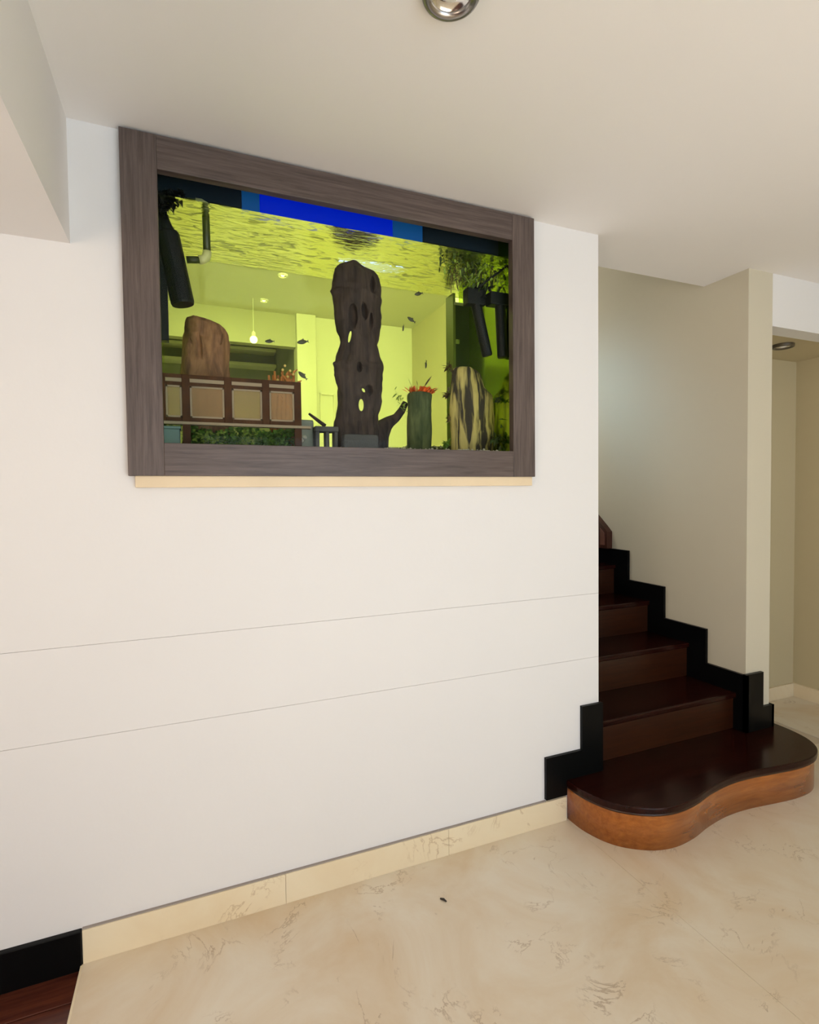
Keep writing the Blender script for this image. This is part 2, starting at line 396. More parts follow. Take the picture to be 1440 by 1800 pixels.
# hall ceiling with the stair-well cut out, its edge 24 cm behind the wall plane
struct(box('ceiling', M_CEIL, (-2.3, 3.75, YR - .1, .0, H, H + .12), extra=((-2.3, XS, 0, .56, H, H + .12), (XS, XR + .1, 0, .24, H, H + .12), (XR + .1, 3.75, 0, .6, H, H + .12))))
struct(box('wall_upper', M_UWALL, (XS, XR, .20, .24, H + .11, UC)))
# dropped beam along the left of the hall
struct(box('ceiling_beam', M_CEIL, (-2.25, -.295, YR, .004, 2.056, H + .01)))
struct(box('wall_left', M_PAINT, (-2.3, -2.2, YR, 0, 0, .70), extra=((-2.3, -2.2, YR, 0, 2.0, H), (-2.3, -2.2, YR, -3.3, .70, 2.0), (-2.3, -2.2, -1.9, 0, .70, 2.0))))
struct(box('wall_rear', M_PAINT, (-2.3, .10, YR - .1, YR, 0, H), extra=((2.50, 3.75, YR - .1, YR, 0, H), (.10, 2.50, YR - .1, YR, 2.2, H))))
w1 = bpy.data.objects.new('window_1', None); col.objects.link(w1); w1['kind'] = 'structure'
for x in (.10, .87, 1.67, 2.44): box('window_post', M_WHITE, (x, x + .06, YR - .08, YR - .02, 0, 2.2), w1)
box('window_rail', M_WHITE, (.10, 2.50, YR - .08, YR - .02, 2.14, 2.2), w1)
w2 = bpy.data.objects.new('window_2', None); col.objects.link(w2); w2['kind'] = 'structure'
for y in (-3.3, -2.63, -1.96): box('window_post', M_WHITE, (-2.28, -2.22, y, y + .06, .7, 2.0), w2)

# floor: marble slabs, red plank floor on the left
floor = struct(box('floor', M_GROUT, (-.317, 3.75, YR, .60, -.05, -.004)))
jx = [-.317, 1.40, 3.12, 3.70]; jy = [-4.59, -3.8, -2.9, -2.0, -1.0, .0, .59]
for i in range(len(jx) - 1):
    for j in range(len(jy) - 1):
        if jy[j] >= 0 and jx[i] < 2.0: continue
        box('tile', M_MARBLE, (jx[i] + .0004, jx[i + 1] - .0004, jy[j] + .0004, jy[j + 1] - .0004, -.012, 0), floor, bevel=.0004)
wfloor = struct(box('floor_wood', M_GROUT, (-2.3, -.317, YR, .10, -.06, -.022)))
y = 0.0
while y > YR + .1:
    box('plank', M_PARQUET, (-2.2, -.3185, y - .118, y - .001, -.03, -.014), wfloor, bevel=.0015); y -= .12
struct(box('trim_1', M_MARBLE_B, (-.3225, -.3165, YR, -.012, -.04, .0005)))

# skirtings of the hall
bb = bpy.data.objects.new('baseboard_back', None); col.objects.link(bb); bb['kind'] = 'structure'
sx = [-.317, .262, .86, 1.40]
for a, b in zip(sx, sx[1:]): box('slab', M_MARBLE_B, (a + .0004, b - .0004, -.012, .006, 0, .098), bb, bevel=.0008)
box('grey_line', M_GREYLINE, (-.317, 1.30, -.008, .003, .0975, .1015), bb)  # thin grey strip along the top of the skirting
struct(box('baseboard_left', M_BLACK, (-2.2, -.319, -.016, .006, -.016, .099), bevel=.002))
bn = bpy.data.objects.new('baseboard_niche', None); col.objects.link(bn); bn['kind'] = 'structure'
box('slab', M_MARBLE_B, (2.66, 3.627, .479, .495, 0, .085), bn, bevel=.001)
box('slab', M_MARBLE_B, (3.615, 3.632, -2.0, .479, 0, .085), bn, bevel=.001)

# ------------------------------------------------------------------ staircase
RZ, TR = .180, .268
Z1 = .168
ZT = [Z1 + RZ * i for i in range(6)]            # tread heights
YRIS = [None] + [.052 + TR * i for i in range(5)]
st = thing('staircase', 'dark red-brown wooden staircase with black stepped skirting and a curved bottom step', 'staircase', (2.0, .2, 0))
outline = [(1.398, -.001), (1.402, -.09), (1.432, -.182), (1.485, -.250), (1.572, -.303), (1.665, -.322), (1.775, -.312), (1.89, -.284), (2.016, -.265), (2.147, -.265), (2.296, -.283), (2.42, -.294), (2.53, -.285), (2.618, -.245), (2.675, -.175), (2.700, -.09), (2.706, 0), (2.700, .05)]
cur = catmull(outline, 6)
def inset(pts, d):
    out = []
    for i, p in enumerate(pts):
        a, b = pts[max(i - 1, 0)], pts[min(i + 1, len(pts) - 1)]
        t = Vector((b[0] - a[0], b[1] - a[1], 0)).normalized(); nrm = Vector((-t.y, t.x, 0))
        out.append((p[0] + nrm.x * d, p[1] + nrm.y * d))
    return out
bot = thing('bottom_step', '', '', (0, 0, 0)); del bot['label'], bot['category']
bot.parent = st; bot.location = -Vector(st.location); bot['label'] = 'curved bullnose bottom step with a glossy top and bent orange-brown front'
def closed(pts): return pts + [(2.652, .05), (2.652, -.0005), (1.40, -.0005)] if False else pts
tp = cur + [(2.652, .05), (2.652, -.001), (XR - .001, -.001), (XR - .001, .08), (XS + .001, .08), (XS + .001, -.001)]
o = obj('tread', prism_bm(tp, Z1 - .026, Z1), M_TREAD); o.parent = bot
md = o.modifiers.new('edge', 'BEVEL'); md.width = .008; md.segments = 3; md.limit_method = 'ANGLE'; md.angle_limit = math.radians(50)
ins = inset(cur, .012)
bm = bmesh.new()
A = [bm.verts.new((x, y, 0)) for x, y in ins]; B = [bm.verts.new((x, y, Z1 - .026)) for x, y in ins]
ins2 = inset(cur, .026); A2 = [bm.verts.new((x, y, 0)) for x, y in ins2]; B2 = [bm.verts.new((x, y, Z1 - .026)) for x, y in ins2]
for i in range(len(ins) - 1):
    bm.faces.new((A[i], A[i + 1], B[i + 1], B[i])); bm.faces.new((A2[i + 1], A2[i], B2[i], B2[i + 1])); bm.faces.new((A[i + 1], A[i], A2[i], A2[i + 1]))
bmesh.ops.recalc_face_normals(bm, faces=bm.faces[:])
o = obj('riser', bm, M_RISER_LIT, smooth=True); o.parent = bot; o['label'] = 'bent stair-wood front, coloured lighter for the light on it'
cove = inset(cur, .007)
o = obj('cove_moulding', tube_bm([(x, y, Z1 - .029) for x, y in cove], .0055, 8), M_RISER, smooth=True); o.parent = bot

for i in range(1, 6):
    yr = YRIS[i]; z0, z1 = ZT[i - 1], ZT[i]
    keep(box('riser', M_RISER, (XS + .001, XR - .001, yr, yr + .02, z0 - .002, z1 - .024)), st)
    y1 = YRIS[i + 1] + .01 if i < 5 else yr + .3
    keep(box('tread', M_TREAD, (XS + .001, XR - .001, yr - .014, y1, z1 - .026, z1), bevel=.006), st)
# black stepped skirting, right wall
def sk_profile(front):
    top = []
    pts = [(front, ZT[0] - .01)]
    pts += [(front, ZT[1] + .100)]
    for i in range(2, 6):
        yv = YRIS[i] - .114
        pts += [(yv, ZT[i - 1] + .100), (yv, ZT[i] + .098)]
    pts += [(1.40, ZT[5] + .098), (1.40, ZT[5] - .01)]
    for i in range(5, 0, -1): pts += [(YRIS[i] + .01, ZT[i] - .01), (YRIS[i] + .01, ZT[i - 1] - .01)]
    return pts
keep(obj('skirting', prism_bm(sk_profile(-.016), XR - .016, XR + .002, 0), M_BLACK), st)
keep(obj('skirting', prism_bm([(.004, Z1 - .01)] + sk_profile(.004)[1:], XS - .002, XS + .012, 0), M_BLACK), st)
# on the main wall face beside the bottom step
keep(obj('skirting', prism_bm([(1.298, .106), (1.298, .277), (1.478, .277), (1.478, .459), (XS + .012, .459), (XS + .012, .155), (1.40, .155), (1.40, .106)], -.014, .004, 1), M_BLACK), st)
# on the pillar face
keep(obj('skirting', prism_bm([(XR - .016, .150), (XR - .016, .452), (2.588, .452), (2.588, .278), (2.668, .278), (2.668, .150)], -.016, .002, 1), M_BLACK), st)
keep(box('skirting', M_BLACK, (2.651, 2.668, -.016, .05, .15, .278)), st)
# lower end of the wall handrail, resting on the skirting just past the wall edge
zs = ZT[5] + .098
zs = ZT[4] + .098
hr = thing('handrail_end', 'slanted red-brown wooden handrail end above the black skirting of the upper steps', 'handrail', (2.46, .93, zs))
pf = [(.889, zs), (.889, 1.094), (.925, 1.128), (1.10, 1.275), (1.10, zs)]
keep(obj('handrail_body', prism_bm(pf, 2.440, XR, 0), M_NEWEL), hr)
keep(obj('handrail_inlay', prism_bm([(.910, zs + .022), (.910, 1.084), (.946, 1.115), (.946, zs + .022)], 2.434, 2.442, 0), M_NEWEL_L), hr)

# ------------------------------------------------------------------ upper room behind the tank
struct(box('floor_upper', M_UFLOOR, (-1.6, 1.46, .46, YB + 1.6, UF - .06, UF), extra=((1.46, XR, YRIS[5] + .28, YB + .1, UF - .06, UF),)))
struct(box('ceiling_upper', M_UWALL, (-1.6, XR + .17, .20, YB + 1.7, UC, UC + .08)))
bm = bmesh.new()
for e in ((-1.6, TX0 - .02, .46, .56, UF, UC), (TX1 + .05, XS, .46, .56, UF, UC), (TX0 - .02, TX1 + .05, .46, .56, UF, TZ0 - .01), (TX0 - .02, TX1 + .05, .46, .56, 2.29, UC)): add_box(bm, *e)
struct(obj('wall_tank_rear', bm, M_UWALL))
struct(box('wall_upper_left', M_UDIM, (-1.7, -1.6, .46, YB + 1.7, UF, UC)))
# back wall right of the alcove, pilaster at its end
struct(box('wall_upper_back', M_UWALL, (1.11, XR, YB, YB + .1, UF, UC)))
struct(box('trim_2', M_UWALL, (1.105, 1.315, YB - .07, YB + .12, UF, UC), bevel=.004))
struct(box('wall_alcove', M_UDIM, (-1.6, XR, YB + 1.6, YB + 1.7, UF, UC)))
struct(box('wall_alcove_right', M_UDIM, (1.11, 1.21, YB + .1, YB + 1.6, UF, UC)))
wp = thing('wall_panelling', 'rectangular raised moulding on the pale wall seen through the tank', 'moulding', (1.43, YB, 2.2))
x0, x1, z0, z1 = 1.36, 1.53, 2.10, 2.49
for e in ((x0, x1, z0, z0 + .02), (x0, x1, z1 - .02, z1), (x0, x0 + .02, z0, z1), (x1 - .02, x1, z0, z1)):
    keep(box('moulding_strip', M_WHITE, (e[0], e[1], YB - .018, YB + .002, e[2], e[3]), bevel=.003), wp)
# shelves / cornice in the alcove
for zc, which in ((on_y(430, 616, YB + 1.5).z, 'upper'), (on_y(470, 646, YB + 1.5).z, 'lower')):
    s = tag(box('wall_shelf', M_WHITE, (-1.0, 1.10, YB + 1.38, YB + 1.6, zc - .02, zc + .02), bevel=.004), which + ' of two long white shelves on the dim alcove wall behind the tank', 'shelf', 'alcove shelves')
# bulkhead over the alcove opening
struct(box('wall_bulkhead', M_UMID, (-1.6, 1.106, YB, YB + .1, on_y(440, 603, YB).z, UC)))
# lamps of the upper room
lp = on_y(446, 597, YB - .35)
bl = thing('pendant_lamp', 'small bright pendant bulb glowing before the dim alcove behind the tank', 'lamp', lp)
bm = bmesh.new(); bmesh.ops.create_uvsphere(bm, u_segments=16, v_segments=10, radius=.036); obj('bulb', bm, M_LAMPON, bl, True)
obj('bulb_cap', lathe_bm([(.020, .030), (.020, .07), (.004, .085)], (0, 0, 0), 16), M_WHITE, bl, True)
obj('cord', tube_bm([(0, 0, .08), (0, 0, UC - lp.z)], .003, 6), M_WHITE, bl)
def downlight(name, c, r, label, group, mats, lit):
    t = thing(name, label, 'ceiling light', c, group)
    obj('ring', lathe_bm([(r, .012), (r, -.002), (r * .96, -.006), (r * .86, -.008), (r * .72, -.005), (r * .68, .000), (r * .67, .009)], (0, 0, 0)), mats[0], t, True)
    obj('reflector', lathe_bm([(r * .68, .001), (r * .60, .006), (r * .45, .0095), (r * .2, .0105), (.0005, .0108)], (0, 0, 0)), mats[1], t, True)
    obj('bulb', lathe_bm([(r * .36, .010), (r * .36, .004), (r * .31, .000), (r * .22, -.003), (r * .10, -.0045), (.0005, -.005)], (0, 0, 0)), mats[2], t, True)
    return t
for px, py, near in ((497, 483, 'nearer the rippled water surface'), (464, 527, 'nearer the pendant bulb')):
    p = on_z(px, py, UC)
    downlight('ceiling_spotlight', (p.x, p.y, UC - .011), .045, 'tiny lit ceiling spotlight ' + near, 'upper room spotlights', (M_WHITE, M_REFL, M_LAMPON), True)
p = on_z(545, 463, UC)
downlight('ceiling_spotlight', (p.x, p.y, UC - .011), .085, 'round pale unlit ceiling light seen just below the water surface', None, (M_WHITE, M_REFL, M_BULB), False)

# ------------------------------------------------------------------ hall lamps
downlight('ceiling_spotlight', (.53, -.733, H - .011), .062, 'chrome ringed recessed ceiling spotlight above the hall floor', None, (M_CHROME, M_REFL, M_BULB), False)
p = on_z(1377, 606, 2.166)
downlight('ceiling_spotlight', (p.x, p.y, 2.166 - .011), .055, 'dark rimmed recessed spotlight in the low niche ceiling', None, (M_DARKMETAL, M_REFL, M_BULB), False)
tag(obj('debris_crumb', tube_bm([(on_z(774, 1581, 0) + Vector((0, 0, .003))), (on_z(780, 1583, 0) + Vector((0, 0, .004))), (on_z(785, 1586, 0) + Vector((0, 0, .0025)))], [.0025, .004, .002], 7), M_SPECK), 'tiny dark crumb of debris lying on the cream marble floor', 'debris')

# ------------------------------------------------------------------ aquarium frame on the wall
FX0, FX1, FZ0, FZ1 = -.164, 1.239, 1.406, 2.391
IX0, IX1, IZ0, IZ1 = -.068, 1.141, 1.503, 2.294
fr = thing('aquarium_surround', 'wide grey-brown wood-grain frame around the aquarium on the white wall', 'frame', (.54, -.01, FZ0))
keep(box('frame_board', M_FRAME_V, (FX0, IX0, -.030, -.0005, FZ0, FZ1), bevel=.0015), fr)
keep(box('frame_board', M_FRAME_V, (IX1, FX1, -.030, -.0005, FZ0, FZ1), bevel=.0015), fr)
keep(box('frame_board', M_FRAME_H, (IX0, IX1, -.0295, -.0005, IZ1, FZ1), bevel=.0015), fr)
keep(box('frame_board', M_FRAME_H, (IX0, IX1, -.0295, -.0005, FZ0, IZ0), bevel=.0015), fr)
struct(box('trim_3', M_LEDGE, (-.147, 1.232, -.020, .003, 1.372, 1.4065), bevel=.0015))

# ------------------------------------------------------------------ aquarium
AX0, AX1, AY0, AY1, AZ0 = -.078, 1.168, .012, .450, 1.470
WZ = 2.157      # water level  (front waterline in the photo)
WZ = on_y(560, 393, .02).z
aq = thing('aquarium', 'built-in glass aquarium with yellow-green water and a blue hood lamp', 'aquarium', (.54, .23, AZ0))
keep(box('front_pane', M_GLASS, (AX0, AX1, AY0, AY0 + .006, AZ0, TZ1)), aq)
keep(box('back_pane', M_BACKGLASS, (AX0, AX1, AY1, AY1 + .006, AZ0, WZ + .03)), aq)
keep(box('side_pane', M_SIDE, (AX0 - .006, AX0, AY0, AY1 + .006, AZ0, TZ1)), aq)
keep(box('side_pane', M_SIDE, (AX1, AX1 + .006, AY0, AY1 + .006, AZ0, TZ1)), aq)
keep(box('base', M_PLASTIC, (AX0 - .006, AX1 + .006, AY0, AY1 + .006, AZ0 - .02, AZ0)), aq)
bm = bmesh.new(); bmesh.ops.create_grid(bm, x_segments=2, y_segments=2, size=.5)
for v in bm.verts: v.co = Vector(((AX0 + AX1) / 2 + v.co.x * (AX1 - AX0), (AY0 + AY1) / 2 + .003 + v.co.y * (AY1 - AY0 - .006), WZ))
o = keep(obj('water', bm, M_WATER), aq); o['label'] = 'rippled mirror-like water surface seen from below'
# hood: dark teal front board behind the glass with the blue lamp window in it
a, b = on_y(456, 350, .105).x, on_y(690, 395, .105).x
c0 = on_y(425, 350, .105).x; c1 = on_y(742, 395, .105).x
keep(box('hood', M_HOOD, (AX0, AX1, .112, AY1, 2.30, TZ1 - .002), extra=((AX0, AX1, AY1 - .02, AY1, WZ + .03, TZ1 - .01),)), aq)
keep(box('lamp_bar', M_BLUE, (a, b, .100, .130, 2.272, TZ1 - .012), bevel=.004), aq)
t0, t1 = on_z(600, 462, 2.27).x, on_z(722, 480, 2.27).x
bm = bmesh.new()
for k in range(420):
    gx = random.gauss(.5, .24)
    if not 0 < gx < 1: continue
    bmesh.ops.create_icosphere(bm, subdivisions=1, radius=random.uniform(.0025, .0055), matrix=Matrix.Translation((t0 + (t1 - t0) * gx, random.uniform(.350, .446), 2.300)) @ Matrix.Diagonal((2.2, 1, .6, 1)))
o = keep(obj('glint_beads', bm, M_GLINT), aq); o['kind'] = 'stuff'; o['label'] = 'blue-white glowing beads put above the water as its glints'  # glowing beads added to imitate glints on the water
keep(box('lamp_end', M_BLUE2, (c0, a, .102, .130, 2.274, TZ1 - .014)), aq)
keep(box('lamp_end', M_BLUE2, (b, c1, .102, .130, 2.274, TZ1 - .014)), aq)

GZ = on_y(600, 783, .2).z      # gravel level at mid depth
# gravel bed
bm = bmesh.new(); nx, ny = 90, 20
gv = [[None] * (ny + 1) for _ in range(nx + 1)]
for i in range(nx + 1):
    for j in range(ny + 1):
        x = AX0 + (AX1 - AX0) * i / nx; yy = AY0 + .008 + (AY1 - AY0 - .012) * j / ny
        slope = .040 * (yy - .02) / .42
        zz = 1.497 + slope + .010 * noise.noise(Vector((x * 12, yy * 12, 0))) + .006 * noise.noise(Vector((x * 55, yy * 55, 3))) + (.03 * max(0, (x - .62) / .5) * (yy / .45))
        gv[i][j] = bm.verts.new((x, yy, zz))
for i in range(nx):
    for j in range(ny): bm.faces.new((gv[i][j], gv[i + 1][j], gv[i + 1][j + 1], gv[i][j + 1]))
tag(obj('gravel', bm, M_GRAVEL, smooth=True), 'dark gravel bed along the bottom of the aquarium', 'gravel', kind='stuff')
bm = bmesh.new()
for k in range(170):
    x, yy = random.uniform(.45, AX1 - .02), random.uniform(.03, .40)
    r = random.uniform(.003, .007); zz = 1.50 + .040 * (yy - .02) / .42 + (.03 * max(0, (x - .62) / .5) * (yy / .45)) + r * .3
    bmesh.ops.create_icosphere(bm, subdivisions=1, radius=r, matrix=Matrix.Translation((x, yy, zz)))
tag(obj('pebbles', bm, M_PEBBLE), 'scattered pale pebbles on the dark aquarium gravel', 'pebbles', kind='stuff')

def based(o, z=None):
    return o

# central trunk with worm holes
rows = [(461, 616, 628), (465, 604, 634), (469, 594, 641), (476, 589, 657), (485, 588, 666), (500, 587, 669), (513, 585.5, 670), (516, 584, 670), (525, 587, 672.5), (545, 588, 670), (565, 589, 670), (585, 592, 667), (603, 597, 664), (620, 594, 667), (638, 589, 671), (642, 585, 672), (650, 588, 672.5), (664, 588, 672), (680, 593, 671), (700, 595, 669), (720, 592, 667), (735, 590, 663), (750, 588, 664), (770, 587, 665), (800, 586, 666)]
YT = .20
tr = obj('driftwood', organic_column(rows, YT, .045, 52, .009, 30, 3), M_DRIFT, smooth=True)
def cut(target, cuts):
    for px, py, wpx, hpx, ydepth, tilt in cuts:
        c = on_y(px, py, YT); e = on_y(px + wpx / 2, py, YT).x - c.x; h = c.z - on_y(px, py + hpx / 2, YT).z
        bm = bmesh.new(); bmesh.ops.create_uvsphere(bm, u_segments=14, v_segments=9, radius=1)
        y0 = YT + ydepth[0]; yl = ydepth[1]
        sh = (c - CAM); sh /= sh.y
        for v in bm.verts:
            q = v.co.copy(); yy = y0 + q.y * yl
            ctr = c + sh * (yy - YT)
            f = 1.0 if ydepth[1] > .08 else 1.0
            v.co = Vector((ctr.x + q.x * e - q.z * h * tilt, yy, ctr.z + q.z * h))
        cu = obj('cutter', bm, M_DRIFT)
        md = target.modifiers.new('hole', 'BOOLEAN'); md.operation = 'DIFFERENCE'; md.object = cu; md.solver = 'EXACT'
        dg = bpy.context.evaluated_depsgraph_get(); me = bpy.data.meshes.new_from_object(target.evaluated_get(dg))
        target.modifiers.clear(); target.data = me; bpy.data.objects.remove(cu)
cut(tr, [(615, 592, 5, 21, (0, .25), -.22), (635, 712, 9, 22, (0, .25), 0), (639, 686, 5, 7, (0, .25), .4),
         (621, 556, 16, 44, (-.045, .035), 0), (641, 547, 11, 30, (-.045, .03), .1), (653, 570, 7, 40, (-.045, .025), 0), (649, 686, 14, 20, (-.045, .035), 0), (632, 645, 10, 18, (-.045, .03), 0), (655, 500, 9, 30, (-.045, .025), 0)])
tag(tr, 'tall dark driftwood trunk with worm holes standing mid aquarium', 'driftwood')
for p_ in tr.data.polygons: p_.use_smooth = True
a, b = on_y(604, 775, YT - .06), on_y(664, 775, YT - .06)
zt_ = on_y(630, 764, YT - .06).z
bs = box('base_block', M_STONEG, (a.x, b.x, YT - .075, YT + .01, 1.492, zt_), bevel=.008); tag(bs, 'grey block at the foot of the tall driftwood trunk', 'stone')  # plain grey block before the trunk foot

# left brown petrified wood
rows = [(559, 336, 352), (561, 331, 362), (565, 328, 374), (570, 326.5, 386), (577, 326, 394), (586, 325, 399), (592, 322, 402), (602, 320, 404), (640, 320, 404), (700, 320, 405), (760, 321, 404), (800, 322, 404)]
YT = .24
rk = obj('petrified_wood', organic_column(rows, YT, .05, 48, .009, 26, 11), M_ROCK, smooth=True)
cut(rk, [(351, 608, 9, 56, (-.052, .02), .05), (332, 590, 6, 26, (-.05, .016), .3), (392, 590, 5, 34, (-.05, .018), -.3)])
for p_ in rk.data.polygons: p_.use_smooth = True
tag(rk, 'brown rounded petrified wood slab standing at the tank\'s panelled-screen end', 'rock')
# striped stone right
rows = [(647, 803, 830), (650, 798, 838), (657, 795, 844), (668, 793, 848), (680, 792, 852), (687, 792, 858), (693, 792, 864), (720, 792, 867), (750, 793, 869), (780, 794, 868), (800, 795, 866)]
YT = .16
tag(obj('petrified_wood', organic_column(rows, YT, .04, 44, .006, 22, 23), M_STRIPE, smooth=True), 'cream and dark striped petrified wood stone beside the mossy log', 'rock')
# mossy log with red plant
rows = [(691, 719, 756), (694, 717, 758), (720, 717, 758), (750, 716, 758), (800, 716, 758)]
YT = .20
lg = thing('mossy_log', 'short mossy green log with an orange-red plant growing on top', 'log', on_y(737, 795, YT))
keep(obj('log_body', organic_column(rows, YT, .034, 30, .004, 40, 5), M_LOG, smooth=True), lg)
bm = bmesh.new()
for k in range(62):
    px = random.uniform(719, 757); base = on_y(px, random.uniform(688, 694), YT + random.uniform(-.02, .02))
    d = Vector(((px - 738) / 26 + random.uniform(-.5, .5), random.uniform(-.7, .3), random.uniform(.5, 1.2)))
    leaf(bm, base, d, random.uniform(.022, .046), random.uniform(.010, .018), .30)
o = keep(obj('red_leaves', bm, M_RED), lg); o['kind'] = 'stuff'; o['label'] = 'orange-red leaf rosette'
bm = bmesh.new()
for px, py, ex, ey in ((724, 680, 717, 662), (746, 680, 758, 660), (758, 690, 770, 682), (735, 678, 732, 668)):
    p0, p1 = on_y(px, py, YT - .02), on_y(ex, ey, YT - .03); leaf(bm, p0, p1 - p0, (p1 - p0).length * 1.1, .009, .1)
o = keep(obj('long_leaves', bm, M_LEAFB), lg); o['kind'] = 'stuff'
# arching driftwood branch from the trunk to the log
pts = [(656, 790), (662, 768), (672, 752), (684, 742), (697, 734), (706, 722), (713, 708)]
YT = .23
br = thing('driftwood_branch', 'arching brown driftwood branch with green sprigs between trunk and mossy log', 'driftwood', on_y(680, 790, YT))
keep(obj('branch', tube_bm([on_y(*p, YT) for p in pts], [.044, .044, .034, .024, .017, .015, .012], 12), M_DRIFT, smooth=True), br)
keep(obj('branch_fork', tube_bm([on_y(*p, YT - .01) for p in ((690, 738), (682, 752), (678, 768), (676, 795))], [.017, .015, .013, .014], 10), M_DRIFT, smooth=True), br)
bm = bmesh.new()
for k in range(40):
    t = random.random(); px, py = 694 + t * 20 + random.uniform(-3, 5), 690 + t * 34 + random.uniform(-8, 6)
    leaf(bm, on_y(px, py, YT - .03), rv() + Vector((0, 0, .5)), random.uniform(.010, .022), random.uniform(.006, .010), .2)
keep(obj('sprig', bm, M_LEAF), br)['kind'] = 'stuff'
# leaf tufts growing on the striped stone
tufts = [((783, 645), 12, 9, M_LEAFB), ((780, 692), 14, 11, M_LEAFB), ((785, 734), 11, 10, M_LEAFB), ((780, 780), 10, 9, M_MOSS)]
tf = thing('leaf_tufts', 'small brown-green leaf tufts growing along the striped stone edge', 'plant', on_y(786, 790, .17))
for (px, py), wx, wy, mt in tufts:
    bm = bmesh.new()
    for k in range(26):
        b0 = on_y(px + 6 + random.uniform(-3, 4), py + random.uniform(-3, 3), .17 + random.uniform(-.015, .015))
        leaf(bm, b0, Vector((random.uniform(-1.2, .2), random.uniform(-.7, .3), random.uniform(-.7, .7))), random.uniform(.012, .030), random.uniform(.009, .016), .15)
    keep(obj('leaf_tuft', bm, mt), tf)['kind'] = 'stuff'
tf2 = thing('background_plant', 'dim green plant by the dark green side glass', 'plant', on_y(880, 795, .2))
for px, py in ((878, 705), (888, 742), (872, 770), (885, 782)):
    bm = bmesh.new()
    for k in range(22):
        leaf(bm, on_y(px + random.uniform(-5, 5), py + random.uniform(-5, 5), .10), rv() + Vector((0, 0, .3)), random.uniform(.02, .045), random.uniform(.010, .018), .2)
    keep(obj('leaf_tuft', bm, M_LEAFD), tf2)['kind'] = 'stuff'
# moss carpet on the left, under the reflected panes
bm = bmesh.new()
for k in range(1700):
    px = random.uniform(326, 521); top = 752 + 5 * math.sin(px * .07)
    b0 = on_y(px, random.uniform(top + 4, 792), .17 + random.uniform(-.03, .05))
    leaf(bm, b0, rv() + Vector((0, -.3, .6)), random.uniform(.012, .026), random.uniform(.010, .018), .3)
for k in range(60):
    b0 = on_y(random.uniform(288, 322), random.uniform(738, 750), .25); leaf(bm, b0, rv() + Vector((0, 0, .6)), .014, .009, .2)
tag(obj('moss_carpet', bm, M_MOSS), 'low band of dark green aquarium moss along the gravel', 'moss', kind='stuff')
bm = bmesh.new()
for k in range(170):
    b0 = on_y(random.choice((random.uniform(340, 395), random.uniform(425, 450))), random.uniform(757, 785), .135); leaf(bm, b0, rv() + Vector((0, -.3, .6)), .018, .011, .3)
tag(obj('bright_moss', bm, M_LEAF), 'brighter yellow-green moss tufts on the dark moss band', 'moss', kind='stuff')
# teal block bottom left
a, b = on_y(286, 770, .12), on_y(317, 770, .12)
tb = thing('teal_block', 'small teal block in the corner of the aquarium', 'ornament', (a.x, .12, 1.495))
zt_ = on_y(300, 750, .12).z
keep(box('block_body', M_TEAL, (a.x, b.x, .10, .16, 1.485, zt_ - .008), bevel=.003), tb)
keep(box('block_lid', M_TEAL, (a.x - .004, b.x + .003, .097, .163, zt_ - .009, zt_), bevel=.002), tb)
# reflection in the front glass, built as a solid paned screen inside the tank
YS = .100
refl = thing('reflected_panes', 'reflection of four brown-framed panes in the aquarium glass, built as a solid screen', 'reflection', on_y(405, 790, YS))
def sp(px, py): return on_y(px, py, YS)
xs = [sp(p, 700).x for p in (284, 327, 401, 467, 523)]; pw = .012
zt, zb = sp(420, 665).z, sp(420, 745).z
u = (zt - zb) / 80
for k, x in enumerate(xs): keep(box('post', M_REFL_FRAME, (x - pw, x + pw, YS - .006, YS + .010, 1.492 if k in (1, 4) else zb - 5 * u, zt), bevel=.0015), refl)
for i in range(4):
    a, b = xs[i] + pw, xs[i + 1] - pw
    keep(box('rail', M_REFL_FRAME, (a, b, YS - .004, YS + .008, zt - 7 * u, zt)), refl)
    keep(box('beading', M_BEAD, (a, b, YS - .006, YS + .004, zt - 13 * u, zt - 7 * u)), refl)
    keep(box('rail', M_REFL_FRAME, (a, b, YS - .004, YS + .008, zt - 19 * u, zt - 13 * u)), refl)
    keep(box('rail', M_REFL_FRAME, (a, b, YS - .004, YS + .008, zb, zb + 7 * u)), refl)
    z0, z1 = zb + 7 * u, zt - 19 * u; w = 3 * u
    for e in ((a, b, z0, z0 + w), (a, b, z1 - w, z1), (a, a + w, z0, z1), (b - w, b, z0, z1)): keep(box('pane_edge', M_BEAD, (e[0], e[1], YS - .003, YS + .003, e[2], e[3])), refl)
    keep(box('pane', M_REFL_PANE, (a + w, b - w, YS - .001, YS + .001, z0 + w, z1 - w)), refl)
keep(box('sill', M_BEAD, (xs[0], sp(546, 745).x, YS - .012, YS + .012, zb - 5 * u, zb), bevel=.0015), refl)
